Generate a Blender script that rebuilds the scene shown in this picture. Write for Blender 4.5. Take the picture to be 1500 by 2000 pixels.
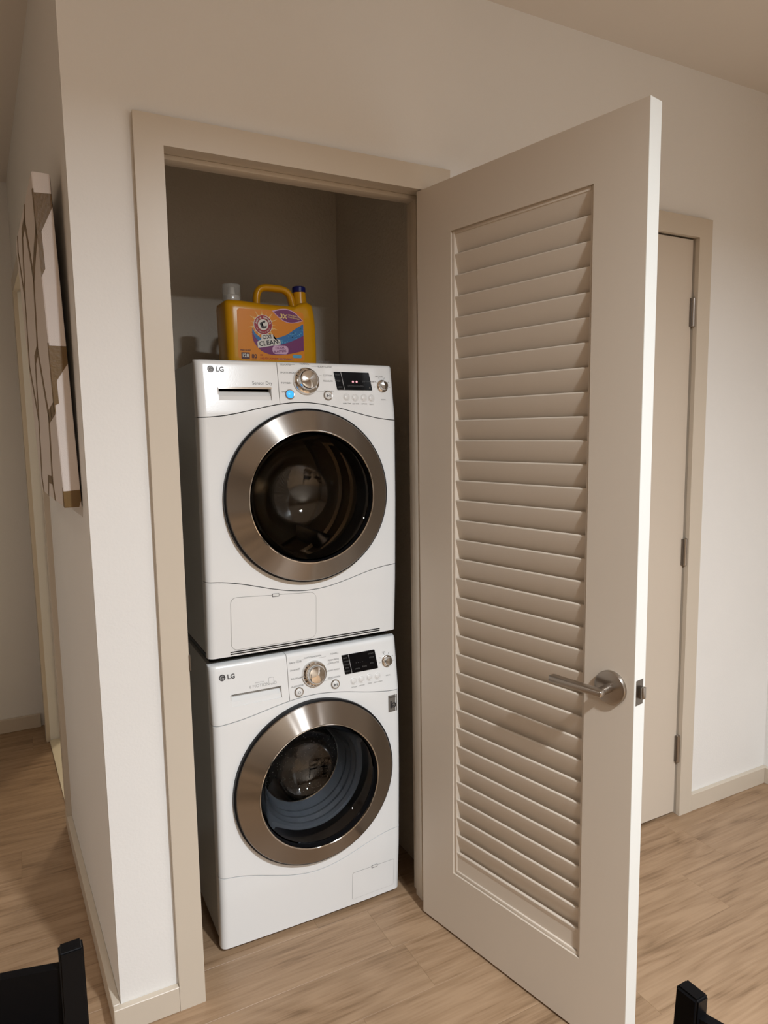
import bpy, bmesh, math, random
from mathutils import Vector, Matrix
import numpy as np

# ------------------------------------------------------------------ reset
for o in list(bpy.data.objects):
    bpy.data.objects.remove(o, do_unlink=True)
S = bpy.context.scene
COL = S.collection
PI = math.pi
random.seed(7)

# ------------------------------------------------------------------ camera
CAM = dict(x=-0.1322, y=-1.7670, z=1.5299, yaw=0.4811, pitch=-0.1158, roll=-0.0155, f=1347.68)
_y, _p, _r = CAM['yaw'], CAM['pitch'], CAM['roll']
fwd = Vector((math.sin(_y) * math.cos(_p), math.cos(_y) * math.cos(_p), math.sin(_p)))
rgt = Vector((math.cos(_y), -math.sin(_y), 0))
upv = rgt.cross(fwd)
R_ = rgt * math.cos(_r) + upv * math.sin(_r)
U_ = -rgt * math.sin(_r) + upv * math.cos(_r)
cd = bpy.data.cameras.new('camera')
cam = bpy.data.objects.new('camera', cd)
COL.objects.link(cam)
M = Matrix((R_, U_, -fwd)).transposed().to_4x4()
M.translation = Vector((CAM['x'], CAM['y'], CAM['z']))
cam.matrix_world = M
cd.sensor_fit = 'VERTICAL'
cd.sensor_height = 36.0
cd.lens = CAM['f'] / 2000 * 36.0
cd.clip_start = 0.02
S.camera = cam

# ------------------------------------------------------------------ world, exposure
w = bpy.data.worlds.new('world')
S.world = w
w.use_nodes = True
w.node_tree.nodes['Background'].inputs[0].default_value = (0.9, 0.75, 0.6, 1)
w.node_tree.nodes['Background'].inputs[1].default_value = 0.004
S.view_settings.view_transform = 'Standard'
S.view_settings.look = 'None'
S.view_settings.exposure = 0.08
S.view_settings.gamma = 1.0
S.view_settings.use_curve_mapping = False

# ------------------------------------------------------------------ lamps (recessed downlights in the ceiling)
CEIL = 2.77
LAMPS = [  # x, y, watts, spread degrees, colour, radius
    (0.80, -2.50, 108, 160, (0.89, 0.95, 1.0), 0.075),
    (-2.10, -0.65, 16, 140, (1.0, 0.93, 0.86), 0.075),
    (0.40, -3.85, 62, 128, (0.89, 0.95, 1.0), 0.075),
    (2.05, -2.90, 8, 130, (0.95, 0.97, 1.0), 0.075),
    (-0.85, 0.95, 1.1, 120, (1.0, 0.84, 0.66), 0.075),
]

# ------------------------------------------------------------------ materials
def nt_mat(name):
    m = bpy.data.materials.new(name)
    m.use_nodes = True
    return m, m.node_tree, m.node_tree.nodes['Principled BSDF']

def mat(name, col, rough=0.5, metal=0.0, bump=0.0, bscale=200.0, spec=0.5, emit=None, estr=0.0,
        trans=0.0, ior=1.45, coat=0.0, var=0.0, detail=3.0, aniso=0.0, alpha=1.0, bdist=0.002):
    m, t, b = nt_mat(name)
    b.inputs['Base Color'].default_value = (*col, 1)
    b.inputs['Roughness'].default_value = rough
    b.inputs['Metallic'].default_value = metal
    b.inputs['Specular IOR Level'].default_value = spec
    b.inputs['IOR'].default_value = ior
    b.inputs['Transmission Weight'].default_value = trans
    b.inputs['Coat Weight'].default_value = coat
    b.inputs['Anisotropic'].default_value = aniso
    b.inputs['Alpha'].default_value = alpha
    if emit:
        b.inputs['Emission Color'].default_value = (*emit, 1)
        b.inputs['Emission Strength'].default_value = estr
    tc = t.nodes.new('ShaderNodeTexCoord')
    if bump > 0:
        n = t.nodes.new('ShaderNodeTexNoise')
        n.inputs['Scale'].default_value = bscale
        n.inputs['Detail'].default_value = detail
        t.links.new(tc.outputs['Object'], n.inputs['Vector'])
        bp = t.nodes.new('ShaderNodeBump')
        bp.inputs['Strength'].default_value = bump
        bp.inputs['Distance'].default_value = bdist
        t.links.new(n.outputs['Fac'], bp.inputs['Height'])
        t.links.new(bp.outputs['Normal'], b.inputs['Normal'])
    if var > 0:
        n2 = t.nodes.new('ShaderNodeTexNoise')
        n2.inputs['Scale'].default_value = 2.5
        t.links.new(tc.outputs['Object'], n2.inputs['Vector'])
        r = t.nodes.new('ShaderNodeValToRGB')
        r.color_ramp.elements[0].position = 0.3
        r.color_ramp.elements[1].position = 0.7
        r.color_ramp.elements[0].color = (*[c * (1 - var) for c in col], 1)
        r.color_ramp.elements[1].color = (*[min(1, c * (1 + var)) for c in col], 1)
        t.links.new(n2.outputs['Fac'], r.inputs['Fac'])
        t.links.new(r.outputs['Color'], b.inputs['Base Color'])
    return m

MT = {}
MT['wall'] = mat('wall_paint', (0.80, 0.785, 0.76), 0.75, bump=0.35, bscale=140, var=0.012, bdist=0.0015)
MT['ceiling'] = mat('ceiling_paint', (0.72, 0.665, 0.60), 0.85, bump=0.2, bscale=110)
MT['trim'] = mat('greige_trim_paint', (0.60, 0.525, 0.43), 0.36, bump=0.08, bscale=60, var=0.015)
MT['door'] = mat('greige_door_paint', (0.60, 0.52, 0.43), 0.42, bump=0.06, bscale=60, var=0.012)
MT['edge_white'] = mat('white_edge_paint', (0.68, 0.685, 0.66), 0.4, bump=0.1, bscale=40)
MT['enamel'] = mat('white_enamel', (0.84, 0.85, 0.85), 0.22, coat=0.3, bump=0.03, bscale=300)
MT['cabinet'] = mat('cabinet_enamel', (0.55, 0.56, 0.55), 0.3)
MT['grey_gap'] = mat('seam_grey', (0.25, 0.25, 0.24), 0.5)
MT['plastic'] = mat('white_plastic', (0.78, 0.78, 0.77), 0.3)
MT['black'] = mat('black_plastic', (0.006, 0.006, 0.007), 0.35, spec=0.25)
MT['gloss_black'] = mat('gloss_black_screen', (0.003, 0.003, 0.004), 0.12, spec=0.22)
MT['chrome'] = mat('chrome', (0.72, 0.70, 0.67), 0.08, metal=1)
MT['nickel'] = mat('satin_nickel', (0.42, 0.38, 0.34), 0.28, metal=1, aniso=0.6)
MT['darksteel'] = mat('dark_steel', (0.20, 0.18, 0.16), 0.35, metal=1)
MT['rubber'] = mat('grey_rubber_gasket', (0.15, 0.17, 0.20), 0.28)
MT['text'] = mat('grey_print', (0.16, 0.16, 0.16), 0.5)
MT['text_dark'] = mat('dark_print', (0.035, 0.032, 0.035), 0.4)
MT['text_light'] = mat('light_print', (0.42, 0.42, 0.42), 0.5)
MT['screen_print'] = mat('screen_print', (0.10, 0.10, 0.10), 0.4)
MT['blue_led'] = mat('blue_power_led', (0.05, 0.30, 0.8), 0.3, emit=(0.03, 0.38, 1.0), estr=0.9)
MT['red_led'] = mat('red_display_led', (0.8, 0.3, 0.35), 0.3, emit=(1.0, 0.40, 0.45), estr=0.9)
MT['sticker'] = mat('brown_grey_sticker', (0.17, 0.155, 0.14), 0.4)
MT['tile'] = mat('cream_tile', (0.80, 0.72, 0.55), 0.35)
MT['chair'] = mat('black_chair_paint', (0.003, 0.003, 0.0035), 0.30, bump=0.03, bscale=80, spec=0.14)
MT['jug'] = mat('yellow_jug_plastic', (0.62, 0.30, 0.004), 0.28, bump=0.03, bscale=30)
MT['lab_orange'] = mat('label_orange', (0.72, 0.24, 0.004), 0.3)
MT['lab_cream'] = mat('label_cream', (0.80, 0.60, 0.22), 0.35)
MT['lab_red'] = mat('label_red', (0.33, 0.012, 0.03), 0.35)
MT['lab_white'] = mat('label_white', (0.75, 0.72, 0.66), 0.35)
MT['lab_purple'] = mat('label_purple', (0.17, 0.02, 0.13), 0.35)
MT['lab_blue'] = mat('label_blue', (0.02, 0.16, 0.42), 0.35)
MT['lab_lblue'] = mat('label_light_blue', (0.10, 0.38, 0.60), 0.35)
MT['lab_pink'] = mat('label_pink', (0.68, 0.42, 0.60), 0.35)
MT['lab_dark'] = mat('label_dark', (0.06, 0.012, 0.02), 0.35)
MT['lab_text_red'] = mat('label_red_text', (0.45, 0.05, 0.01), 0.35)
MT['navy'] = mat('navy_cap', (0.008, 0.010, 0.12), 0.35)
MT['capwhite'] = mat('white_spout', (0.75, 0.73, 0.70), 0.35)
MT['clear'] = mat('clear_plastic', (0.92, 0.92, 0.90), 0.06, trans=0.85, ior=1.3)
MT['canvas'] = mat('off_white_canvas', (0.70, 0.63, 0.59), 0.7, bump=0.25, bscale=500)
MT['gold'] = mat('bronze_gold_paint', (0.15, 0.082, 0.018), 0.42, bump=0.3, bscale=120)
MT['darkback'] = mat('dark_canvas_back', (0.03, 0.022, 0.015), 0.8)
MT['bolt'] = mat('latch_metal', (0.35, 0.32, 0.29), 0.25, metal=1)
MT['lamp'] = mat('lamp_lens', (1, 1, 1), 0.5, emit=(1.0, 0.93, 0.84), estr=2.0)

def glass_mat():
    m = mat('door_glass', (0.80, 0.81, 0.82), 0.01, trans=1.0, ior=1.48)
    return m
MT['glass'] = glass_mat()
MT['glass_dark'] = mat('smoky_door_glass', (0.72, 0.71, 0.69), 0.01, trans=1.0, ior=1.48)
MT['drum_dryer'] = mat('bronze_drum_steel', (0.17, 0.13, 0.085), 0.3, metal=1, aniso=0.5)
MT['closet'] = mat('closet_wall_shaded', (0.60, 0.535, 0.45), 0.8, bump=0.9, bscale=85, bdist=0.003)  # wall colour darkened to carry the shade of the unlit closet
MT['wall_dim'] = mat('bounce_dimming_wall', (0.42, 0.35, 0.28), 0.8, bump=0.2, bscale=140)  # made-up taupe on unseen walls, to dim and warm the bounce light

def steel_ring():
    m, t, b = nt_mat('brushed_steel_ring')
    b.inputs['Base Color'].default_value = (0.37, 0.34, 0.31, 1)
    b.inputs['Metallic'].default_value = 1
    b.inputs['Roughness'].default_value = 0.215
    b.inputs['Anisotropic'].default_value = 0.93
    b.inputs['Anisotropic Rotation'].default_value = 0.25
    tg = t.nodes.new('ShaderNodeTangent'); tg.direction_type = 'RADIAL'; tg.axis = 'Y'
    t.links.new(tg.outputs[0], b.inputs['Tangent'])
    return m
MT['ring'] = steel_ring()

def drum_mat():
    m, t, b = nt_mat('perforated_drum_steel')
    b.inputs['Metallic'].default_value = 1
    b.inputs['Roughness'].default_value = 0.28
    tc = t.nodes.new('ShaderNodeTexCoord')
    v = t.nodes.new('ShaderNodeTexVoronoi'); v.inputs['Scale'].default_value = 85
    t.links.new(tc.outputs['Object'], v.inputs['Vector'])
    r = t.nodes.new('ShaderNodeValToRGB')
    r.color_ramp.elements[0].position = 0.16; r.color_ramp.elements[0].color = (0.62, 0.60, 0.58, 1)
    r.color_ramp.elements[1].position = 0.22; r.color_ramp.elements[1].color = (0.028, 0.027, 0.026, 1)
    t.links.new(v.outputs['Distance'], r.inputs['Fac'])
    t.links.new(r.outputs['Color'], b.inputs['Base Color'])
    return m
MT['drum'] = drum_mat()

def wood_mat():
    m, t, b = nt_mat('light_oak_plank')
    N = t.nodes.new; L = t.links.new
    tc = N('ShaderNodeTexCoord'); oi = N('ShaderNodeObjectInfo')
    mul = N('ShaderNodeVectorMath'); mul.operation = 'SCALE'; mul.inputs[0].default_value = (37.0, 91.0, 53.0)
    L(oi.outputs['Random'], mul.inputs['Scale'])
    add = N('ShaderNodeVectorMath'); add.operation = 'ADD'
    L(tc.outputs['Object'], add.inputs[0]); L(mul.outputs[0], add.inputs[1])
    # cathedral figure: contour lines of a stretched noise field
    mp = N('ShaderNodeMapping'); mp.inputs['Scale'].default_value = (1.3, 7.5, 1.0); L(add.outputs[0], mp.inputs['Vector'])
    n1 = N('ShaderNodeTexNoise'); n1.inputs['Scale'].default_value = 1.0; n1.inputs['Detail'].default_value = 2.0
    n1.inputs['Distortion'].default_value = 0.6; L(mp.outputs[0], n1.inputs['Vector'])
    ml = N('ShaderNodeMath'); ml.operation = 'MULTIPLY'; ml.inputs[1].default_value = 11.0; L(n1.outputs['Fac'], ml.inputs[0])
    fr = N('ShaderNodeMath'); fr.operation = 'PINGPONG'; fr.inputs[1].default_value = 1.0; L(ml.outputs[0], fr.inputs[0])
    # fine pores
    mp2 = N('ShaderNodeMapping'); mp2.inputs['Scale'].default_value = (7.0, 130.0, 1.0); L(add.outputs[0], mp2.inputs['Vector'])
    n2 = N('ShaderNodeTexNoise'); n2.inputs['Scale'].default_value = 1.0; n2.inputs['Detail'].default_value = 5.0; L(mp2.outputs[0], n2.inputs['Vector'])
    mp3 = N('ShaderNodeMapping'); mp3.inputs['Scale'].default_value = (1.6, 22.0, 1.0); L(add.outputs[0], mp3.inputs['Vector'])
    n3 = N('ShaderNodeTexNoise'); n3.inputs['Scale'].default_value = 1.0; n3.inputs['Detail'].default_value = 4.0; L(mp3.outputs[0], n3.inputs['Vector'])
    a1 = N('ShaderNodeMath'); a1.operation = 'MULTIPLY_ADD'; a1.inputs[1].default_value = 0.17; L(fr.outputs[0], a1.inputs[0])
    a2 = N('ShaderNodeMath'); a2.operation = 'MULTIPLY_ADD'; a2.inputs[1].default_value = 0.55; L(n2.outputs['Fac'], a2.inputs[0])
    a3 = N('ShaderNodeMath'); a3.operation = 'MULTIPLY'; a3.inputs[1].default_value = 0.44; L(n3.outputs['Fac'], a3.inputs[0])
    L(a3.outputs[0], a2.inputs[2]); L(a2.outputs[0], a1.inputs[2])
    r = N('ShaderNodeValToRGB')
    e = r.color_ramp.elements
    e[0].position = 0.38; e[0].color = (0.20, 0.122, 0.066, 1)
    e[1].position = 0.72; e[1].color = (0.37, 0.245, 0.148, 1)
    em = e.new(0.52); em.color = (0.295, 0.188, 0.108, 1)
    L(a1.outputs[0], r.inputs['Fac'])
    hs = N('ShaderNodeHueSaturation')
    vr = N('ShaderNodeMapRange'); vr.inputs['To Min'].default_value = 0.965; vr.inputs['To Max'].default_value = 1.035
    L(oi.outputs['Random'], vr.inputs['Value']); L(vr.outputs[0], hs.inputs['Value'])
    L(r.outputs['Color'], hs.inputs['Color']); L(hs.outputs['Color'], b.inputs['Base Color'])
    b.inputs['Roughness'].default_value = 0.42
    bp = N('ShaderNodeBump'); bp.inputs['Strength'].default_value = 0.15; bp.inputs['Distance'].default_value = 0.001
    L(n2.outputs['Fac'], bp.inputs['Height']); L(bp.outputs['Normal'], b.inputs['Normal'])
    return m
MT['wood'] = wood_mat()

# ------------------------------------------------------------------ mesh helpers
def link(name, me, m=None, parent=None, loc=None, smooth=False, angle=35):
    o = bpy.data.objects.new(name, me)
    COL.objects.link(o)
    if m is not None:
        me.materials.clear(); me.materials.append(MT[m] if isinstance(m, str) else m)
    if parent is not None:
        o.parent = parent
    if loc is not None:
        o.location = loc
    if smooth:
        for p in me.polygons: p.use_smooth = True
        me.set_sharp_from_angle(angle=math.radians(angle))
    return o

def bm_obj(name, bm, m, parent=None, loc=None, smooth=False, angle=35):
    me = bpy.data.meshes.new(name)
    bmesh.ops.recalc_face_normals(bm, faces=bm.faces)
    bm.to_mesh(me); bm.free()
    return link(name, me, m, parent, loc, smooth, angle)

def box(bm, x0, x1, y0, y1, z0, z1, bev=0.0, seg=2):
    r = bmesh.ops.create_cube(bm, size=1.0)
    vs = r['verts']
    for v in vs:
        v.co = Vector(((x0 + x1) / 2 + v.co.x * (x1 - x0), (y0 + y1) / 2 + v.co.y * (y1 - y0), (z0 + z1) / 2 + v.co.z * (z1 - z0)))
    if bev > 0:
        es = {e for v in vs for e in v.link_edges}
        bmesh.ops.bevel(bm, geom=list(es), offset=bev, segments=seg, affect='EDGES', profile=0.5)

def box_obj(name, x0, x1, y0, y1, z0, z1, m, parent=None, bev=0.0, seg=2):
    bm = bmesh.new(); box(bm, x0, x1, y0, y1, z0, z1, bev, seg)
    return bm_obj(name, bm, m, parent, smooth=bev > 0)

def lathe(bm, prof, n=64, cx=0.0, cz=0.0, axis='Y', cap0=False, cap1=False, closed=False):
    """prof: [(radius, y)] revolved about the line parallel to Y through (cx, cz) or about Z ('Z': [(radius, z)])"""
    rings = []
    for (r, h) in prof:
        ring = []
        for i in range(n):
            a = 2 * PI * i / n
            if axis == 'Y': co = (cx + r * math.cos(a), h, cz + r * math.sin(a))
            elif axis == 'Z': co = (cx + r * math.cos(a), cz + r * math.sin(a), h)
            else: co = (h, cx + r * math.cos(a), cz + r * math.sin(a))
            ring.append(bm.verts.new(co))
        rings.append(ring)
    m = len(rings)
    for j in range(m if closed else m - 1):
        A, B = rings[j], rings[(j + 1) % m]
        for i in range(n):
            bm.faces.new((A[i], A[(i + 1) % n], B[(i + 1) % n], B[i]))
    if cap0: bm.faces.new(rings[0])
    if cap1: bm.faces.new(rings[-1])

def lathe_obj(name, prof, m, parent=None, n=64, cx=0, cz=0, axis='Y', cap0=False, cap1=False, closed=False, smooth=True, angle=35):
    bm = bmesh.new(); lathe(bm, prof, n, cx, cz, axis, cap0, cap1, closed)
    return bm_obj(name, bm, m, parent, smooth=smooth, angle=angle)

def tube(bm, pts, rads, n=16, flat=1.0):
    pts = [Vector(p) for p in pts]
    if not isinstance(rads, (list, tuple)): rads = [rads] * len(pts)
    rings = []; ref = None
    for i, p in enumerate(pts):
        t = (pts[min(i + 1, len(pts) - 1)] - pts[max(i - 1, 0)]).normalized()
        if ref is None:
            ref = Vector((0, 1, 0)) if abs(t.y) < 0.9 else Vector((1, 0, 0))
        a = (ref - t * ref.dot(t)).normalized(); b = t.cross(a); ref = a
        rings.append([bm.verts.new(p + a * (math.cos(2 * PI * k / n) * rads[i] * flat) + b * (math.sin(2 * PI * k / n) * rads[i])) for k in range(n)])
    for A, B in zip(rings, rings[1:]):
        for k in range(n): bm.faces.new((A[k], A[(k + 1) % n], B[(k + 1) % n], B[k]))
    bm.faces.new(rings[0]); bm.faces.new(rings[-1])

def smoothpath(pts, sub=6):
    P = [Vector(p) for p in pts]; out = []
    for i in range(len(P) - 1):
        p0 = P[max(i - 1, 0)]; p1 = P[i]; p2 = P[i + 1]; p3 = P[min(i + 2, len(P) - 1)]
        for k in range(sub):
            t = k / sub
            out.append(0.5 * ((2 * p1) + (-p0 + p2) * t + (2 * p0 - 5 * p1 + 4 * p2 - p3) * t * t + (-p0 + 3 * p1 - 3 * p2 + p3) * t ** 3))
    out.append(P[-1]); return out

def poly_prism(bm, pts2, y0, y1):
    """polygon in x,z extruded along y"""
    A = [bm.verts.new((x, y0, z)) for x, z in pts2]; B = [bm.verts.new((x, y1, z)) for x, z in pts2]
    n = len(A)
    bm.faces.new(A); bm.faces.new(list(reversed(B)))
    for i in range(n): bm.faces.new((A[i], A[(i + 1) % n], B[(i + 1) % n], B[i]))
    return A, B

def tag(o, label=None, cat=None, group=None, kind=None):
    if label: o['label'] = label
    if cat: o['category'] = cat
    if group: o['group'] = group
    if kind: o['kind'] = kind
    return o

def empty(name, loc, rz=0.0):
    o = bpy.data.objects.new(name, None)
    COL.objects.link(o)
    o.empty_display_size = 0.05
    o.location = loc; o.rotation_euler = (0, 0, rz)
    return o

def boolean_diff(o, cutter):
    md = o.modifiers.new('cut', 'BOOLEAN'); md.operation = 'DIFFERENCE'; md.object = cutter; md.solver = 'EXACT'
    dg = bpy.context.evaluated_depsgraph_get()
    me = bpy.data.meshes.new_from_object(o.evaluated_get(dg))
    o.modifiers.clear(); old = o.data; o.data = me
    bpy.data.meshes.remove(old)

_tc = {}
def text_geo(s, bold=False):
    """unit-size text as (verts2d, faces, width)"""
    k = (s, bold)
    if k in _tc: return _tc[k]
    cu = bpy.data.curves.new('t', 'FONT'); cu.body = s; cu.size = 1.0; cu.resolution_u = 3
    if bold: cu.offset = 0.022
    ob = bpy.data.objects.new('t', cu); COL.objects.link(ob)
    dg = bpy.context.evaluated_depsgraph_get()
    me = bpy.data.meshes.new_from_object(ob.evaluated_get(dg))
    V = [(v.co.x, v.co.y) for v in me.vertices]; F = [tuple(p.vertices) for p in me.polygons]
    bpy.data.objects.remove(ob); bpy.data.curves.remove(cu); bpy.data.meshes.remove(me)
    wd = max([v[0] for v in V] + [0.01])
    _tc[k] = (V, F, wd)
    return _tc[k]

def text_obj(name, items, m, parent, mapf):
    """items: (string, x, z, size, align, angle, bold); mapf(x, z) -> xyz"""
    verts, faces = [], []
    for it in items:
        s, x, z, size = it[:4]
        al = it[4] if len(it) > 4 else 'l'; ang = it[5] if len(it) > 5 else 0; bold = it[6] if len(it) > 6 else False
        V, F, wd = text_geo(s, bold)
        off = {'l': 0, 'c': -wd / 2, 'r': -wd}[al]
        b = len(verts); ca, sa = math.cos(ang), math.sin(ang)
        for (u, v) in V:
            u2, v2 = (u + off) * size, v * size
            verts.append(mapf(x + u2 * ca - v2 * sa, z + u2 * sa + v2 * ca))
        faces += [tuple(i + b for i in f) for f in F]
    me = bpy.data.meshes.new(name); me.from_pydata(verts, [], faces); me.update()
    return link(name, me, m, parent)

# ------------------------------------------------------------------ measures of the place
A_, W_, H_ = 0.145, 0.7332, 2.2058          # closet opening: casing left edge, clear width, clear height
CW = 0.0669                                # casing width
T = 0.018                                  # casing thickness
XL, XR = A_ + CW, A_ + CW + W_             # opening sides
WT = 0.12                                  # wall thickness
E2 = 2.0783                                # second door opening, right side
D2L = 1.30
IC = 2.628                                 # inner corner of the room
HS = 0.050                                 # the hall wall turns this much off square
HROT = math.atan(HS)
BBH, BBT = 0.0706, 0.019

def struct(o, label=None, cat=None):
    return tag(o, label, cat, kind='structure')

# ---- floor: base slab + planks
fl = box_obj('floor', -3.5, IC + 0.1, -4.7, 3.4, -0.06, -0.0045, 'grey_gap')
struct(fl, 'light oak plank floor running through room, closet and hall', 'floor')
PW, PL = 0.182, 1.22
def plank_mesh(l):
    bm = bmesh.new()
    box(bm, 0, l - 0.0002, 0, PW - 0.0002, -0.0045, 0.0, 0.0004, 1)
    me = bpy.data.meshes.new('plank'); bm.to_mesh(me); bm.free(); me.materials.append(MT['wood']); return me
full = plank_mesh(PL)
row = 0; y = -4.64
while y < 2.25:
    off = random.uniform(0, PL); x = -3.45
    l = off if off > 0.25 else off + 0.4
    while x < IC:
        ln = min(l, IC + 0.02 - x)
        me = full if abs(ln - PL) < 1e-6 else plank_mesh(ln)
        link('plank', me, None, fl, (x, y, 0))
        x += l; l = PL
    y += PW

# ---- ceiling
ce = box_obj('ceiling', -3.5, IC + 0.1, -4.7, 3.4, CEIL, CEIL + 0.1, 'ceiling')
struct(ce, 'plain painted ceiling', 'ceiling')

# ---- walls
bm = bmesh.new()
box(bm, 0, XL - 0.02, 0, WT, 0, CEIL)
box(bm, XL - 0.02, XR + 0.02, 0, WT, H_ + 0.02, CEIL)
box(bm, XR + 0.02, D2L - 0.02, 0, WT, 0, CEIL)
box(bm, D2L - 0.02, E2 + 0.02, 0, WT, H_ + 0.02, CEIL)
box(bm, E2 + 0.02, IC + 0.1, 0, WT, 0, CEIL)
struct(bm_obj('wall_front', bm, 'wall'), 'white painted wall holding the laundry closet and the second door', 'wall')
for nm, b_, lb in [('wall_right', (IC, IC + 0.1, -4.7, 0), 'wall meeting the door wall at the right edge'),
                   ('wall_back', (-3.5, IC + 0.1, -4.7, -4.6), 'room wall behind the camera'),
                   ('wall_left', (-3.5, -3.4, -4.6, 0.3), 'room wall far to the left'),
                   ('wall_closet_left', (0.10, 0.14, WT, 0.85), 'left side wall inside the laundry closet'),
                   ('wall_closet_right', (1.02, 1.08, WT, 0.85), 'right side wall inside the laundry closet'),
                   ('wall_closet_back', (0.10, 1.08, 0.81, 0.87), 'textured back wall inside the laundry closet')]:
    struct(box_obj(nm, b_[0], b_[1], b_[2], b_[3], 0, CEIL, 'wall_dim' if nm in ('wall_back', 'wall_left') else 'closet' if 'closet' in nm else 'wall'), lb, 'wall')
# hall walls
hw = bmesh.new()
D0, D1 = 1.11, 1.98
box(hw, 0.0, 0.095, 0.012, D0, 0, CEIL)
box(hw, 0.0, 0.095, D0, D1, H_ + 0.02, CEIL)
box(hw, 0.0, 0.095, D1, 2.25, 0, CEIL)
o = bm_obj('wall_hall_side', hw, 'wall'); o.rotation_euler = (0, 0, HROT)
struct(o, 'hall side wall where the geometric canvas hangs', 'wall')
struct(box_obj('wall_hall_end', -1.3, -0.06, 2.22, 2.32, 0, CEIL, 'wall'), 'shadowed wall at the end of the hall', 'wall')
bm = bmesh.new(); box(bm, -1.3, -1.2, 0.3, 2.3, 0, CEIL); box(bm, -3.5, -1.3, 0.2, 0.3, 0, CEIL)
struct(bm_obj('wall_hall_left', bm, 'wall'), 'opposite side wall of the hall', 'wall')
# the bright room beyond the hall doorway
bm = bmesh.new()
box(bm, 0.02, 1.9, 0.95, 1.02, 0, CEIL); box(bm, 1.85, 1.95, 0.95, 3.3, 0, CEIL); box(bm, -0.15, 1.95, 3.3, 3.4, 0, CEIL); box(bm, -0.2, -0.03, 2.3, 3.4, 0, CEIL)
struct(bm_obj('wall_bathroom', bm, 'wall'), 'walls of the lit room beyond the hall doorway', 'wall')
bt = box_obj('floor_bathroom', -0.03, 1.85, 1.02, 3.3, 0.0, 0.008, 'tile')
bt.data.materials[0] = MT['tile']
struct(bt, 'bright cream tiled floor seen through the hall doorway', 'floor')

th_ = box_obj('trim_4', -0.004, 0.30, D0 + 0.001, D1 - 0.001, 0.0, 0.0085, 'tile', bev=0.0015); th_.rotation_euler = (0, 0, HROT)
struct(th_, 'bright cream stone threshold in the hall doorway', 'threshold')
# ---- baseboards
def bboard(name, x0, x1, y0, y1, lb, rz=0):
    o = box_obj(name, x0, x1, y0, y1, 0, BBH, 'trim', bev=0.0015, seg=1); o.rotation_euler = (0, 0, rz)
    struct(o, lb, 'baseboard')
bboard('baseboard_front', -BBT, A_ - 0.0005, -BBT, 0, 'short baseboard left of the closet casing')
bboard('baseboard_middle', XR + CW, D2L - CW, -BBT, 0, 'baseboard between the two doors, behind the open door')
bboard('baseboard_front_right', E2 + CW + 0.0005, IC, -BBT, 0, 'baseboard right of the second door')
bboard('baseboard_right', IC - BBT, IC, -4.6, -BBT, 'baseboard on the right wall')
bboard('baseboard_hall_side', -BBT, 0, 0.001, D0 - CW - 0.0005, 'baseboard below the canvas running into the hall', HROT)
bboard('baseboard_hall_end', -1.2, -0.135, 2.201, 2.22, 'baseboard on the far hall wall')

# ---- casings and jambs
def casing(name, x0, x1, h, label, rz=0, both=True, jd=WT, stop=(0.045, 0.085)):
    """x0..x1 clear opening in the local x axis, front face at local y = 0"""
    e = empty(name, (0, 0, 0), rz)
    struct(e, label, 'door frame')
    bv = 0.0022
    box_obj('casing_board', x0 - CW, x0, -T, 0, 0, h, 'trim', e)
    box_obj('casing_board', x1, x1 + CW, -T, 0, 0, h, 'trim', e)
    box_obj('casing_head', x0 - CW, x1 + CW, -T, 0, h, h + CW, 'trim', e)
    g = 0.005
    bm = bmesh.new(); box(bm, x0 - 0.02, x0 - g + 0.004, 0.0002, jd, 0, h + 0.004, 0.001, 1); bm_obj('jamb', bm, 'trim', e)
    bm = bmesh.new(); box(bm, x1 + g - 0.004, x1 + 0.02, 0.0002, jd, 0, h + 0.004, 0.001, 1); bm_obj('jamb', bm, 'trim', e)
    box_obj('head_jamb', x0 - 0.02, x1 + 0.02, 0.0002, jd, h + g, h + 0.02, 'trim', e, 0.001, 1)
    s0, s1 = stop
    box_obj('door_stop', x0, x0 + 0.012, s0, s1, 0, h, 'trim', e, 0.002, 2)
    box_obj('door_stop', x1 - 0.012, x1, s0, s1, 0, h, 'trim', e, 0.002, 2)
    box_obj('door_stop', x0, x1, s0, s1, h - 0.007, h + g, 'trim', e, 0.002, 2)
    return e
t1 = casing('trim_1', XL, XR, H_, 'greige casing and jambs around the laundry closet')
t2 = casing('trim_2', D2L, E2, H_, 'greige casing around the second door at the right', stop=(0.050, 0.085))
t3 = casing('trim_3', D0, D1, H_, 'greige casing of the hall doorway beside the canvas', rz=HROT + PI / 2, jd=0.095)
t3.rotation_euler = (0, 0, HROT - PI / 2)
# local x must run along +y of the hall wall with the front face towards -x
for ch in [c for c in bpy.data.objects if c.parent == t3]:
    me = ch.data
    for v in me.vertices: v.co.x = -v.co.x
    me.flip_normals()
# strike plate on the left jamb
bm = bmesh.new()
box(bm, XL - 0.002, XL + 0.0022, 0.002, 0.038, 0.915, 0.985, 0.0005, 1)
box(bm, XL - 0.0005, XL + 0.0035, -0.0215, 0.004, 0.930, 0.972, 0.001, 1)
tag(bm_obj('strike_plate', bm, 'darksteel', t1), 'dark metal strike plate on the left jamb')

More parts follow.
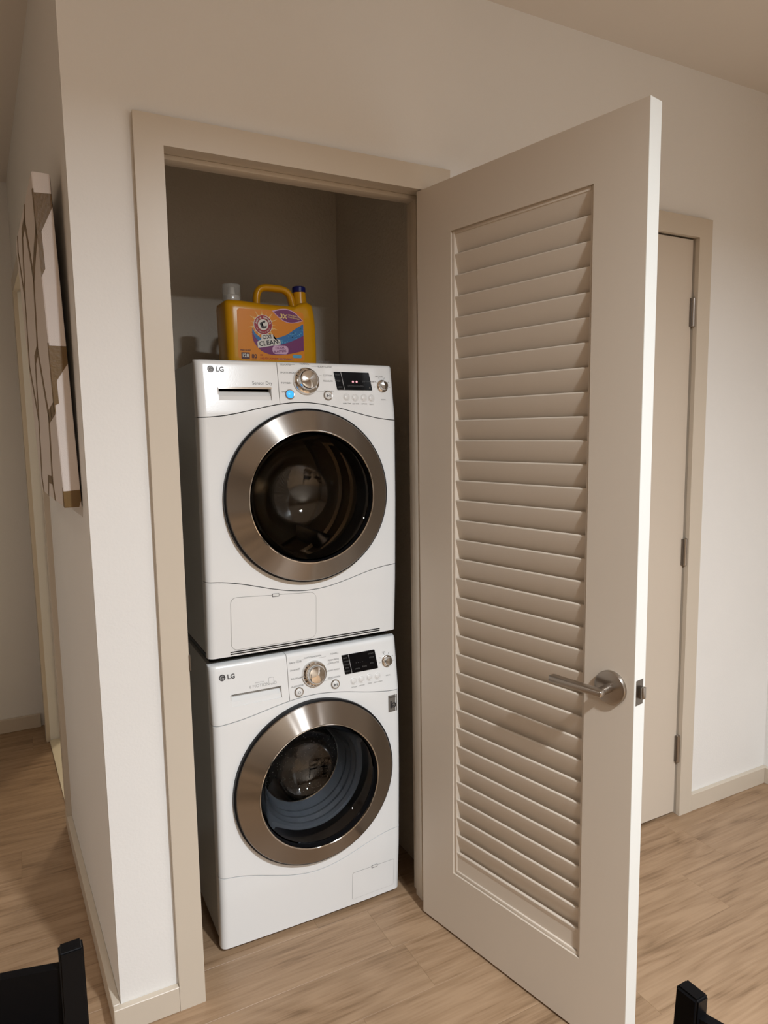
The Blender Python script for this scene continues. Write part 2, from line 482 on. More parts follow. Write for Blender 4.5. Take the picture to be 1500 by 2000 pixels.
# ------------------------------------------------------------------ open louvered door
TH = 1.3668
DW, DH, DT = 0.7102, 2.2023, 0.045
d1 = empty('door_1', (0.9075, -0.0049, 0), -TH)
struct(d1, 'open louvered greige door with satin nickel lever', 'door')
oL, oR, oB, oT = 0.135, 0.5805, 0.2055, 2.066
z0d = 0.008
for nm, b_ in [('stile', (0, oL, z0d, DH)), ('stile', (oR, DW, z0d, DH)), ('rail', (oL, oR, z0d, oB)), ('rail', (oL, oR, oT, DH))]:
    box_obj(nm, b_[0], b_[1], 0, DT, b_[2], b_[3], 'door', d1)
for (a, b, c, d) in [(oL, oL + 0.009, oB, oT), (oR - 0.009, oR, oB, oT)]:
    box_obj('bead', a, b, 0.005, 0.040, c, d, 'door', d1, 0.0015, 2)
for (c, d) in [(oB, oB + 0.010), (oT - 0.010, oT)]:
    box_obj('bead', oL + 0.009, oR - 0.009, 0.005, 0.040, c, d, 'door', d1, 0.0015, 2)
# slats: inner nose is the high edge
def slat_mesh():
    bm = bmesh.new()
    dq, dz = 0.0165, -0.0600
    ln = math.hypot(dq, dz); u = (dq / ln, dz / ln); nn = (-u[1], u[0])   # nn points away from viewer side / up
    hw_ = 0.0036
    prof = []
    for k in range(7):
        a = PI / 2 + PI * k / 6
        prof.append((math.cos(a) * u[0] * hw_ + math.sin(a) * nn[0] * hw_, math.cos(a) * u[1] * hw_ + math.sin(a) * nn[1] * hw_))
    for k in range(7):
        a = -PI / 2 + PI * k / 6
        prof.append((dq + math.cos(a) * u[0] * hw_ + math.sin(a) * nn[0] * hw_, dz + math.cos(a) * u[1] * hw_ + math.sin(a) * nn[1] * hw_))
    x0, x1 = oL + 0.0085, oR - 0.0085
    Aa = [bm.verts.new((x0, q, z)) for q, z in prof]; Bb = [bm.verts.new((x1, q, z)) for q, z in prof]
    n = len(prof); bm.faces.new(Aa); bm.faces.new(Bb)
    for i in range(n): bm.faces.new((Aa[i], Aa[(i + 1) % n], Bb[(i + 1) % n], Bb[i]))
    bmesh.ops.recalc_face_normals(bm, faces=bm.faces)
    me = bpy.data.meshes.new('slat'); bm.to_mesh(me); bm.free(); me.materials.append(MT['door'])
    for p in me.polygons: p.use_smooth = True
    me.set_sharp_from_angle(angle=math.radians(40))
    return me
sm = slat_mesh()
pitch = 0.05577
for k in range(33):
    zt = 2.061 - pitch * k
    if zt - 0.066 < oB: break
    link('slat', sm, None, d1, (0, 0.0100, zt - 0.0036))
bm = bmesh.new(); box(bm, oL + 0.0085, oR - 0.0085, 0.010, 0.016, oB + 0.008, 2.061 - pitch * 32 - 0.002, 0.001, 1)
# bottom slat, cut by the rail
bm_obj('slat', bm, 'door', d1)
tag(box_obj('edge_strip', DW, DW + 0.0008, 0.0004, DT - 0.0004, z0d, DH, 'edge_white', d1), 'white painted free edge of the door')
# lever sets
zc, sc = 0.935, 0.6525
def lever(side, e):
    sg = -1 if side == 'in' else 1
    q0 = 0 if side == 'in' else DT
    prof = [(0.0001, q0 + sg * 0.0105), (0.034, q0 + sg * 0.0105), (0.0385, q0 + sg * 0.009), (0.0400, q0 + sg * 0.0065), (0.0400, q0)]
    h = empty('lever_handle', (0, 0, 0)); h.parent = e
    lathe_obj('rose', prof, 'nickel', h, 64, sc, zc)
    bm = bmesh.new(); tube(bm, [(sc, q0 + sg * 0.009, zc), (sc, q0 + sg * 0.045, zc)], 0.0105, 24)
    bm_obj('neck', bm, 'nickel', h, smooth=True)
    bm = bmesh.new()
    box(bm, sc - 0.133, sc + 0.013, q0 + sg * 0.062 if sg < 0 else q0 + 0.040, q0 - 0.040 if sg < 0 else q0 + 0.062, zc - 0.0085, zc + 0.0085, 0.0055, 4)
    bm_obj('grip', bm, 'nickel', h, smooth=True, angle=60)
    return h
lh = lever('in', d1); tag(lh, 'satin nickel lever handle on a round rose')
lever('out', d1)
box_obj('latch_plate', DW - 0.001, DW + 0.0012, 0.0065, 0.0365, 0.904, 0.9635, 'darksteel', d1, 0.0006, 1)
bm = bmesh.new(); box(bm, DW, DW + 0.013, 0.018, 0.030, 0.920, 0.948, 0.002, 2)
tag(bm_obj('latch_bolt', bm, 'bolt', d1, smooth=True), 'bright latch bolt')
for zz in (0.275, 1.06, 1.95):
    bm = bmesh.new()
    lathe(bm, [(0.0065, zz - 0.05), (0.0075, zz - 0.048), (0.0075, zz + 0.048), (0.0065, zz + 0.05)], 16, -0.004, DT + 0.006, 'Z', True, True)
    box(bm, -0.003, 0.0, 0.012, DT + 0.004, zz - 0.048, zz + 0.048)
    bm_obj('hinge', bm, 'nickel', d1, smooth=True)

# ------------------------------------------------------------------ second door (closed)
d2 = empty('door_2', (D2L, 0, 0))
struct(d2, 'closed flat greige door behind the open one', 'door')
SW = E2 - D2L
box_obj('door_panel', 0.006, SW - 0.006, 0.004, 0.048, 0.010, H_ - 0.004, 'door', d2, 0.001, 1)
for z0_, z1_ in ((1.895, 1.995), (1.008, 1.1085), (0.222, 0.3277)):
    h = empty('hinge', (SW - 0.004, -0.004, 0)); h.parent = d2
    lathe_obj('barrel', [(0.004, z0_ - 0.003), (0.0078, z0_), (0.0078, z1_), (0.004, z1_ + 0.003)], 'nickel', h, 16, 0, 0, 'Z', True, True)
    bm = bmesh.new(); box(bm, -0.0115, -0.0015, 0.0, 0.0085, z0_, z1_); box(bm, 0.0015, 0.0045, 0.0, 0.006, z0_, z1_)
    bm_obj('leaf', bm, 'darksteel', h)
hd = empty('lever_handle', (0.07, 0.004, 0.935)); hd.parent = d2
lathe_obj('rose', [(0.0001, -0.0105), (0.034, -0.0105), (0.04, -0.0065), (0.04, 0)], 'nickel', hd, 48)
bm = bmesh.new(); tube(bm, [(0, -0.009, 0), (0, -0.045, 0)], 0.0105, 20); box(bm, -0.013, 0.133, -0.062, -0.040, -0.0085, 0.0085, 0.0055, 3)
bm_obj('grip', bm, 'nickel', hd, smooth=True)

# ------------------------------------------------------------------ appliances
MW = 0.600
class App:
    def __init__(s, name, x, y, z, htop, su, sl, ringc, R, rg, label, cat):
        s.e = empty(name, (x, y, z)); tag(s.e, label, cat)
        s.h = htop; s.su = su; s.sl = sl; s.c = ringc; s.R = R; s.rg = rg
        s.prof = [(0, 0.0), (sl[1], -0.012), ((sl[1] + su[0]) / 2, -0.021), (su[0], -0.022), (htop, 0.001)]
    def fz(s, z):
        P = s.prof
        z = max(0, min(s.h, z))
        for (a, ya), (b, yb) in zip(P, P[1:]):
            if z <= b: return ya + (yb - ya) * (z - a) / (b - a)
        return P[-1][1]
    def F(s, x, z):
        y = (s.fz(z - 0.012) + s.fz(z) * 2 + s.fz(z + 0.012)) / 4 - 0.004 * (1 - (2 * x / MW - 1) ** 2)
        r = 0.020
        for d in (x, MW - x):
            if d < r:
                q = (r - max(d, 0)) / r
                y += r * 0.9 * (1 - math.sqrt(max(0, 1 - q * q)))
        d = s.h - z
        if d < 0.010:
            q = (0.010 - max(d, 0)) / 0.010; y += 0.010 * (1 - math.sqrt(max(0, 1 - q * q)))
        return y
    def seam(s, which, x):
        (L, C, R) = s.su if which == 'u' else s.sl
        t = (x - 0.30) / 0.30
        base = (L + R) / 2 + (R - L) / 2 * t
        k = C - (L + R) / 2
        return base + k * (0.5 + 0.5 * math.cos(PI * max(-1, min(1, t)))) 
    def on(s, x, z, e=0.0):
        return (x, s.F(x, z) - e, z)
    def panel(s, name, lo, hi, x0, x1, m, parent=None, back=0.030, nz=20, hole=None, rect=None):
        """curved front piece built from columns; hole = (cx, cz, r) round opening, rect = (xa, xb, za, zb)"""
        base = set()
        for k in range(8):
            if x0 < 0.01: base.add(round(x0 + 0.022 * (k / 7) ** 1.6, 5))
            if x1 > MW - 0.01: base.add(round(x1 - 0.022 * (k / 7) ** 1.6, 5))
        base |= {round(x0, 5), round(x1, 5)}
        if hole:
            for k in range(41): base.add(round(hole[0] - hole[2] * math.cos(PI * k / 40), 5))
        if rect: base |= {round(rect[0], 5), round(rect[1], 5)}
        n = max(4, int((x1 - x0) / 0.015))
        for k in range(n + 1):
            xx = x0 + (x1 - x0) * k / n
            if min([abs(xx - q) for q in base]) > 0.004: base.add(round(xx, 5))
        xs = sorted(base)
        bm = bmesh.new()
        def seg(a, b, top, nn):
            out = []
            for j in range(nn + 1):
                t = j / nn
                if top: t = 1 - (1 - t) ** 1.8
                out.append(a + (b - a) * t)
            return out
        def block(cols):
            """cols: [(x, [z...])]"""
            G = [[bm.verts.new((x, s.F(x, z), z)) for z in zs] for x, zs in cols]
            K = [[bm.verts.new((x, back, z)) for z in zs] for x, zs in cols]
            for i in range(len(cols) - 1):
                nn = len(cols[i][1]) - 1
                for j in range(nn):
                    bm.faces.new((G[i][j], G[i + 1][j], G[i + 1][j + 1], G[i][j + 1]))
                bm.faces.new((G[i][0], K[i][0], K[i + 1][0], G[i + 1][0]))
                bm.faces.new((G[i][nn], G[i + 1][nn], K[i + 1][nn], K[i][nn]))
            for c in (0, -1):
                if x0 + 1e-4 < cols[c][0] < x1 - 1e-4: continue
                for j in range(len(cols[c][1]) - 1):
                    bm.faces.new((G[c][j], G[c][j + 1], K[c][j + 1], K[c][j]))
        if not hole and not rect:
            block([(x, seg(lo(x), hi(x), abs(hi(x) - s.h) < 1e-4, nz)) for x in xs])
        else:
            if hole:
                hx, hz, hr = hole; xa, xb = round(hx - hr, 5), round(hx + hr, 5)
                zl = lambda x: hz - math.sqrt(max(0, hr * hr - (x - hx) ** 2)); zh = lambda x: hz + math.sqrt(max(0, hr * hr - (x - hx) ** 2))
                sl = sh = lambda x: hz
            else:
                xa, xb = round(rect[0], 5), round(rect[1], 5); zl = lambda x: rect[2]; zh = lambda x: rect[3]
                sl = lambda x: rect[2]; sh = lambda x: rect[3]
            n1 = max(4, nz // 2); tp = abs(hi(x0) - s.h) < 1e-4
            def fullcol(x):
                z = seg(lo(x), sl(x), False, n1)
                if not hole: z += [sl(x) + (sh(x) - sl(x)) * k / 3 for k in (1, 2)] + [sh(x)]
                return z + seg(sh(x), hi(x), tp, n1)[1:]
            block([(x, fullcol(x)) for x in xs if x <= xa + 1e-6])
            block([(x, fullcol(x)) for x in xs if x >= xb - 1e-6])
            block([(x, seg(lo(x), zl(x), False, n1)) for x in xs if xa - 1e-6 <= x <= xb + 1e-6])
            block([(x, seg(zh(x), hi(x), tp, n1)) for x in xs if xa - 1e-6 <= x <= xb + 1e-6])
            bmesh.ops.remove_doubles(bm, verts=bm.verts, dist=1e-6)
        me = bpy.data.meshes.new(name)
        # outward = towards -y for the front faces
        bmesh.ops.recalc_face_normals(bm, faces=bm.faces)
        fy = sum(f.normal.y * f.calc_area() for f in bm.faces if abs(f.normal.y) > 0.8)
        if fy > 0: bmesh.ops.reverse_faces(bm, faces=bm.faces)
        bm.to_mesh(me); bm.free()
        return link(name, me, m, parent or s.e, smooth=True, angle=32)
    def plate(s, name, x0, x1, z0, z1, r, e, m, parent=None, dx=0.0, th=0.002, slope=0.0):
        """rounded plate lying on the front; dx shears the top edge sideways"""
        xs = {x0, x1}
        for k in range(7):
            c = r * (1 - math.cos(PI / 2 * k / 6)); xs |= {x0 + c, x1 - c}
        n = max(2, int((x1 - x0) / 0.012))
        xs |= {x0 + r + (x1 - x0 - 2 * r) * k / n for k in range(n + 1)}
        xs = sorted(round(x, 6) for x in xs)
        nz = max(2, int((z1 - z0) / 0.015)); bm = bmesh.new(); cols = []; last = -1
        for x in xs:
            if x - last < 2e-5: continue
            last = x
            d = min(x - x0, x1 - x); q = r - math.sqrt(max(0, r * r - max(0, r - d) ** 2)) if d < r else 0
            col = []
            for k in range(nz + 1):
                zt_ = z1 + slope * (x - x0)
                z = z0 + q + (zt_ - z0 - 2 * q) * k / nz; xx = x + dx * (z - z0) / (z1 - z0)
                col.append(bm.verts.new(s.on(xx, z, e)))
            cols.append(col)
        for A, B in zip(cols, cols[1:]):
            for k in range(nz): bm.faces.new((A[k], B[k], B[k + 1], A[k + 1]))
        if th > 0:
            bmesh.ops.remove_doubles(bm, verts=bm.verts, dist=1e-6)
            be = [ed for ed in bm.edges if len(ed.link_faces) == 1]
            ext = bmesh.ops.extrude_edge_only(bm, edges=be)
            for v in [g_ for g_ in ext['geom'] if isinstance(g_, bmesh.types.BMVert)]: v.co.y += e + 0.0008
        return bm_obj(name, bm, m, parent or s.e, smooth=True, angle=40)
    def disc(s, name, x, z, prof, m, parent=None, n=32):
        """lathe standing on the front surface; prof (radius, height outwards)"""
        y0 = s.F(x, z)
        sl = (s.F(x, z + 0.004) - s.F(x, z - 0.004)) / 0.008
        bm = bmesh.new(); lathe(bm, [(r, -h) for r, h in prof], n)
        R = Matrix.Translation((x, y0, z)) @ Matrix.Rotation(-math.atan(sl), 4, 'X')
        bmesh.ops.transform(bm, matrix=R, verts=bm.verts)
        return bm_obj(name, bm, m, parent or s.e, smooth=True)

def build_app(a, washer):
    e = a.e; g = 0.0013
    cx, cz = a.c
    # cabinet shell, open behind the door hole
    bm = bmesh.new(); box(bm, 0.006, MW - 0.006, 0.030, 0.60, 0.004, a.h - 0.004)
    fr_ = [f for f in bm.faces if all(v.co.y < 0.031 for v in f.verts)]
    bmesh.ops.delete(bm, geom=fr_, context='FACES_ONLY')
    bm_obj('cabinet', bm, 'cabinet', e)
    bm = bmesh.new(); lathe(bm, [(0.29, 0.0285), (0.205, 0.0285)], 48, cx, cz)
    bm_obj('seam_backing', bm, 'grey_gap', e)
    # front panels
    a.panel('front_panel', lambda x: a.seam('l', x) + g, lambda x: a.seam('u', x) - g, 0, MW, 'enamel', nz=34, hole=(cx, cz, 0.215))
    a.panel('lower_panel', lambda x: 0.0, lambda x: a.seam('l', x) - g, 0, MW, 'enamel', nz=14)
    XD = 0.2275
    dr = a.panel('drawer' if washer else 'water_tank_drawer', lambda x: a.seam('u', x) + g, lambda x: a.h, 0, XD - g * 0.6, 'enamel', nz=16, rect=(0.057, 0.205, a.dz - 0.034, a.dz))
    zt = a.dz
    bm = bmesh.new(); f0 = a.F(0.13, zt - 0.03)
    # scoop of the grip recess
    pr = [(f0 + 0.0015, zt - 0.0345), (f0 + 0.006, zt - 0.022), (f0 + 0.016, zt - 0.012), (f0 + 0.024, zt - 0.008), (f0 + 0.03, zt - 0.0345)]
    Aa = [bm.verts.new((0.0565, y_, z_)) for y_, z_ in pr]; Bb = [bm.verts.new((0.2055, y_, z_)) for y_, z_ in pr]
    n = len(pr); bm.faces.new(Aa); bm.faces.new(Bb)
    for i in range(n): bm.faces.new((Aa[i], Aa[(i + 1) % n], Bb[(i + 1) % n], Bb[i]))
    for xa_ in (0.0545, 0.2052): box(bm, xa_, xa_ + 0.0025, f0 + 0.003, f0 + 0.034, zt - 0.034, zt)
    bm_obj('grip_scoop', bm, 'plastic', dr)
    if not washer:
        a.plate('grip_trim', 0.056, 0.206, zt - 0.0025, zt + 0.003, 0.001, 0.0008, 'chrome', dr)
    cp = a.panel('control_panel', lambda x: a.seam('u', x) + g, lambda x: a.h, XD + g * 0.6, MW, 'enamel', nz=16)
    K = a.k
    # program knob
    kx, kz = K['knob']; kr = 0.039
    kn = a.disc('program_knob', kx, kz, [(kr, -0.004), (kr, 0.006), (kr - 0.002, 0.010), (kr - 0.006, 0.012), (kr - 0.009, 0.0105), (kr - 0.010, 0.015), (kr - 0.0115, 0.026), (kr - 0.014, 0.0295), (kr - 0.020, 0.031), (0.0001, 0.0325)], 'chrome', cp, 64)
    for k in range(9 if washer else 3):
        an = math.radians(120 + 18 * k)
        a.disc('indicator_light', kx + 0.0345 * math.cos(an), kz + 0.0345 * math.sin(an), [(0.0018, 0.0), (0.0018, 0.0128), (0.0001, 0.0132)], 'black', kn, 10)
    def button(nm, p, r, face, ring='chrome', kids=None):
        b = a.disc(nm, p[0], p[1], [(r, -0.002), (r, 0.002), (r - 0.001, 0.0035), (r - 0.003, 0.003), (r - 0.0032, 0.001)], ring, cp, 32)
        a.disc('button_face', p[0], p[1], [(r - 0.0032, 0.0), (r - 0.0034, 0.003), (r - 0.005, 0.0042), (0.0001, 0.0046)], face, b, 32)
        return b
    pb = button('power_button', K['power'], 0.0145, 'plastic' if washer else 'blue_led', 'nickel')
    if not washer: tag(pb, 'power button glowing blue')
    button('start_button', K['pause'], 0.0145, 'plastic', 'nickel')
    text_obj('start_symbol', [('►II', K['pause'][0], K['pause'][1] - 0.004, 0.010, 'c', 0, True)], 'text', cp, lambda x, z: (x, a.F(x, z) - 0.0052, z))
    if washer:
        text_obj('power_symbol', [('O', K['power'][0], K['power'][1] - 0.004, 0.011, 'c')], 'text', cp, lambda x, z: (x, a.F(x, z) - 0.0052, z))
    a.disc('selector_knob', K['kn2'][0], K['kn2'][1], [(0.0185, -0.002), (0.0185, 0.003), (0.0165, 0.005), (0.013, 0.006), (0.0125, 0.016), (0.011, 0.018), (0.0001, 0.019)], 'chrome', cp, 40)
    for i in range(4):
        bx, bz = K['b'][i]
        a.disc('option_button', bx, bz, [(0.0115, -0.001), (0.0115, 0.0006), (0.0100, 0.0012), (0.0085, 0.0004), (0.0080, 0.0020), (0.0065, 0.003), (0.0001, 0.0032)], 'plastic', cp, 28)
    x0, x1, z0, z1, dx = K['scr']
    scn = a.plate('display_screen', x0, x1, z0, z1, 0.002, 0.0012, 'gloss_black', cp, dx=dx, th=0.003)
    mp = lambda x, z: a.on(x, z, 0.0018)
    a.plate('screen_divider', x0 + 0.0225, x0 + 0.0240, z0 + 0.001, z1 - 0.001, 0.0004, 0.0016, 'text_light', scn, dx=dx, th=0.0)
    its = []
    L1 = (['HIGH', 'MED', 'LOW'] if not washer else ['HOT', 'WARM', 'COLD', 'SPIN', 'LOW'])
    for k, wd in enumerate(L1):
        zz = z1 - (z1 - z0) * (0.22 + 0.68 * k / (len(L1) - 1)) + 0.001
        its.append((wd, x0 + 0.003 + dx * (zz - z0) / (z1 - z0), zz, 0.0062))
    for k, (wd, fx, fzz) in enumerate([('DRYING', 0.30, 0.20), ('COOLING', 0.50, 0.20), ('EMPTY WATER', 0.72, 0.45)] if not washer else
                                     [('WASH', 0.30, 0.15), ('RINSE', 0.52, 0.2), ('LOCK', 0.75, 0.6), ('SPIN', 0.76, 0.3), ('STEAM', 0.72, 0.8), ('- - - -', 0.33, 0.45)]):
        its.append((wd, x0 + (x1 - x0) * fx, z0 + (z1 - z0) * fzz, 0.0062 if wd != '- - - -' else 0.012))
    tag(text_obj('screen_lettering', its, 'screen_print', scn, mp), kind='stuff')
    if not washer:
        for fx in (0.455, 0.56):
            a.disc('display_digit', x0 + (x1 - x0) * fx, z0 + (z1 - z0) * 0.46, [(0.0032, 0.0012), (0.0028, 0.0022), (0.0001, 0.0024)], 'red_led', scn, 12)
        a.disc('display_digit', x0 + (x1 - x0) * 0.93, z0 + (z1 - z0) * 0.14, [(0.0014, 0.0012), (0.0001, 0.0024)], 'capwhite', scn, 10)
    # printed programme names
    mp2 = lambda x, z: a.on(x, z, 0.0005)
    if not washer:
        left = [('SPECIAL CARE', 0.060), ('DELICATES', 0.044), ('SPORTS WEAR', 0.021), ('TOWELS', -0.008), ('SPEED DRY', -0.033)]
        right = [('HEAVY DUTY', 0.056), ('BULKY/LARGE', 0.041), ('COTTON', 0.016), ('REGULAR', 0.000), ('TIME DRY', -0.030)]
        top = 'NORMAL'
    else:
        left = [('BABY WEAR', 0.040), ('SANITARY', 0.018), ('BULKY/LARGE', -0.007), ('ALLERGIENE', -0.030)]
        right = [('TOWELS', 0.046), ('PERM PRESS', 0.028), ('DELICATES', 0.019), ('HAND WASH', -0.003), ('SPEED WASH', -0.025)]
        top = 'COTTON/NORMAL'
    it = [(top, kx, kz + 0.0475, 0.0066, 'c')]
    for s_, dz in left: it.append((s_, XD + 0.008, kz + dz, 0.0070))
    for s_, dz in right: it.append((s_, kx + 0.084, kz + dz, 0.0070, 'r'))
    for i, s_ in enumerate(('MORE TIME', 'LESS TIME', 'OPTION', 'SELECT') if not washer else ('OPTION', 'OPTION', 'CHILD', 'DELAY WASH')):
        it.append((s_, K['b'][i][0], K['b'][i][1] - 0.020, 0.0050, 'c'))
    it.append(('DRY LEVEL' if not washer else 'SOIL', K['kn2'][0] - 0.008, K['kn2'][1] + 0.027, 0.0058, 'c'))
    it.append(('SIGNAL', K['kn2'][0] + 0.001, K['b'][3][1] - 0.006, 0.0050, 'c'))
    tag(text_obj('programme_lettering', it, 'text', cp, mp2), kind='stuff')
    # leader lines between names and knob
    bm = bmesh.new()
    for dz, xa, xb in ([(0.046, -0.052, -0.03), (0.023, -0.050, -0.043), (-0.006, -0.058, -0.042), (0.043, 0.02, 0.042), (0.018, 0.043, 0.050), (-0.028, 0.03, 0.056)]):
        p = [a.on(kx + q[0], kz + dz + q[1], 0.0005) for q in ((xa, 0), (xb, 0), (xb, 0.0009), (xa, 0.0009))]
        bm.faces.new([bm.verts.new(v) for v in p])
    tag(bm_obj('leader_lines', bm, 'text_light', cp), kind='stuff')
    # ticks round the selector
    bm = bmesh.new()
    for an in (30, 70, 110, 150, 185, 355):
        an = math.radians(an)
        for r0 in (0.022,):
            c0 = Vector((math.cos(an), math.sin(an))); pp = Vector((-c0.y, c0.x)) * 0.0006
            q = [Vector(K['kn2']) + c0 * r0 + pp, Vector(K['kn2']) + c0 * (r0 + 0.006) + pp, Vector(K['kn2']) + c0 * (r0 + 0.006) - pp, Vector(K['kn2']) + c0 * r0 - pp]
            bm.faces.new([bm.verts.new(a.on(v.x, v.y, 0.0005)) for v in q])
    tag(bm_obj('selector_marks', bm, 'text', cp), kind='stuff')
    # brand emblem
    lx, lz = K['logo']
    em = a.plate('emblem', lx - 0.0092, lx + 0.0092, lz - 0.0092, lz + 0.0092, 0.0092, 0.0005, 'text_dark' if washer else 'text', dr, th=0.0)
    text_obj('emblem_letters', [('L', lx - 0.0015, lz - 0.0032, 0.0085, 'l', 0), ('.', lx - 0.006, lz + 0.0028, 0.012, 'l', 0)], 'text_light', em, lambda x, z: a.on(x, z, 0.0009))
    text_obj('emblem_arc', [('G', lx - 0.0075, lz - 0.0065, 0.0185, 'l', 0)], 'text_light', em, lambda x, z: a.on(x, z, 0.0008))
    text_obj('brand_lettering', [('LG', lx + 0.014, lz - 0.0060, 0.0185, 'l', 0, True)], 'text_dark' if washer else 'text', dr, lambda x, z: a.on(x, z, 0.0006))
    if washer:
        text_obj('model_lettering', [('6 MOTION DD', 0.110, zt + 0.0085, 0.0125), ('direct drive', 0.128, zt + 0.0205, 0.0055)], 'text_light', dr, mp2)
        a.plate('badge', 0.168, 0.184, zt + 0.012, zt + 0.030, 0.003, 0.0006, 'text_light', dr, th=0.0)
        a.plate('badge_face', 0.1688, 0.1832, zt + 0.0128, zt + 0.0292, 0.0024, 0.0009, 'enamel', dr, th=0.0)
    else:
        text_obj('model_lettering', [('Sensor Dry', 0.152, zt + 0.0100, 0.0125)], 'text', dr, mp2)
    # door: dark rim, conical brushed ring, bright lip, glass bowl
    R, rg = a.R, a.rg
    dn = empty('porthole_door', (0, 0, 0)); dn.parent = e
    lathe_obj('rim', [(R - 0.010, 0.02), (R + 0.0045, 0.02), (R + 0.0055, -0.026), (R + 0.0045, -0.0345), (R + 0.001, -0.0375), (R - 0.004, -0.0378)], 'black', dn, 128, cx, cz)
    lathe_obj('steel_ring', [(R - 0.002, -0.030), (R - 0.0005, -0.0385), (R - 0.0025, -0.0410), (rg + 0.0020, -0.0645), (rg + 0.0002, -0.0655)], 'ring', dn, 160, cx, cz, angle=25)
    lathe_obj('lip', [(rg + 0.0010, -0.0648), (rg + 0.0005, -0.0672), (rg - 0.0015, -0.0678), (rg - 0.0030, -0.0665), (rg - 0.0034, -0.0600)], 'chrome', dn, 128, cx, cz)
    lathe_obj('inner_trim', [(rg - 0.0034, -0.062), (rg - 0.006, -0.030), (rg - 0.012, 0.005), (rg - 0.013, 0.02)], 'black', dn, 96, cx, cz)
    if washer:
        gp = [(rg - 0.006, -0.046), (rg - 0.016, -0.030), (rg - 0.030, -0.005), (rg - 0.040, 0.030), (rg - 0.048, 0.070), (rg - 0.060, 0.095), (rg - 0.085, 0.120), (rg - 0.115, 0.137), (0.04, 0.146), (0.0001, 0.149)]
    else:
        gp = [(rg - 0.006, -0.050), (rg - 0.014, -0.035), (rg - 0.024, -0.010), (rg - 0.032, 0.025), (rg - 0.042, 0.055), (rg - 0.056, 0.082), (rg - 0.080, 0.108), (rg - 0.110, 0.126), (0.04, 0.137), (0.0001, 0.140)]
    outer = [(max(r - 0.004, 0.0001), y_ - 0.005 if i > 0 else y_) for i, (r, y_) in enumerate(gp)]
    lathe_obj('glass_bowl', outer + gp[::-1], 'glass' if washer else 'glass_dark', dn, 96, cx, cz, angle=60)
    # gasket, drum
    gasket = [(0.214, 0.010), (0.200, 0.014), (0.186, 0.022), (0.172, 0.026), (0.166, 0.036), (0.168, 0.046), (0.158, 0.056), (0.160, 0.068), (0.150, 0.080), (0.152, 0.090), (0.142, 0.104), (0.136, 0.118), (0.138, 0.124), (0.205, 0.127)]
    if washer:
        lathe_obj('gasket', gasket, 'rubber', e, 96, cx, cz)
        lathe_obj('drum_lip', [(0.1365, 0.119), (0.1345, 0.121), (0.1355, 0.126), (0.139, 0.128)], 'chrome', e, 96, cx, cz)
        dp_ = [(0.139, 0.128), (0.200, 0.135), (0.232, 0.150), (0.240, 0.170), (0.240, 0.420), (0.232, 0.440), (0.20, 0.448), (0.07, 0.450), (0.055, 0.442), (0.0001, 0.440)]
    else:
        lathe_obj('gasket', [(0.214, 0.010), (0.204, 0.016), (0.197, 0.030), (0.195, 0.060), (0.197, 0.085), (0.200, 0.092)], 'darksteel', e, 96, cx, cz)
        dp_ = [(0.200, 0.092), (0.228, 0.100), (0.234, 0.106), (0.236, 0.170), (0.226, 0.176), (0.226, 0.192), (0.236, 0.198), (0.236, 0.262), (0.226, 0.268), (0.226, 0.284), (0.236, 0.290), (0.236, 0.440), (0.228, 0.448), (0.19, 0.452), (0.07, 0.450), (0.055, 0.442), (0.0001, 0.440)]
    dm = lathe_obj('drum', dp_, 'drum' if washer else 'drum_dryer', e, 96, cx, cz)
    for k in range(3):
        an = 2 * PI * k / 3 + (0.5 if washer else 1.2)
        bm = bmesh.new(); c0 = Vector((math.cos(an), 0, math.sin(an))); t0 = Vector((-math.sin(an), 0, math.cos(an)))
        P0 = Vector((cx, 0, cz)); rows = []
        for yy, hh in ((0.19, 0.010), (0.21, 0.045), (0.41, 0.050), (0.44, 0.010)):
            rows.append([bm.verts.new(P0 + c0 * r + t0 * s_ + Vector((0, yy, 0))) for r, s_ in ((0.237, -0.035), (0.237 - hh * 0.7, -0.016), (0.237 - hh, 0), (0.237 - hh * 0.7, 0.016), (0.237, 0.035))])
        for ra, rb in zip(rows, rows[1:]):
            for q in range(4): bm.faces.new((ra[q], ra[q + 1], rb[q + 1], rb[q]))
        bm.faces.new(rows[0]); bm.faces.new(rows[-1])
        bm_obj('drum_fin', bm, 'darksteel' if not washer else 'nickel', dm, smooth=True, angle=50)
    # lower hatch
    hx0, hx1, hz0, hz1, hr, tx = a.hatch
    hb = a.plate('hatch_seam', hx0 - 0.0010, hx1 + 0.0010, hz0 - 0.0010, hz1 + 0.0010, hr + 0.001, 0.0003, 'grey_gap' if not washer else 'text_light', e, th=0.0, slope=0 if washer else -0.055)
    ht = a.plate('hatch', hx0, hx1, hz0, hz1, hr, 0.0009, 'enamel', e, th=0.0, slope=0 if washer else -0.055)
    if not washer: hz1 -= 0.007
    a.plate('hatch_latch', tx - 0.0110, tx + 0.0110, hz1 - 0.0055, hz1 + 0.0045, 0.0025, 0.0012, 'text', ht, th=0.0)
    a.plate('latch_face', tx - 0.0085, tx + 0.0095, hz1 - 0.0035, hz1 + 0.0035, 0.0018, 0.0016, 'plastic', ht, th=0.0)
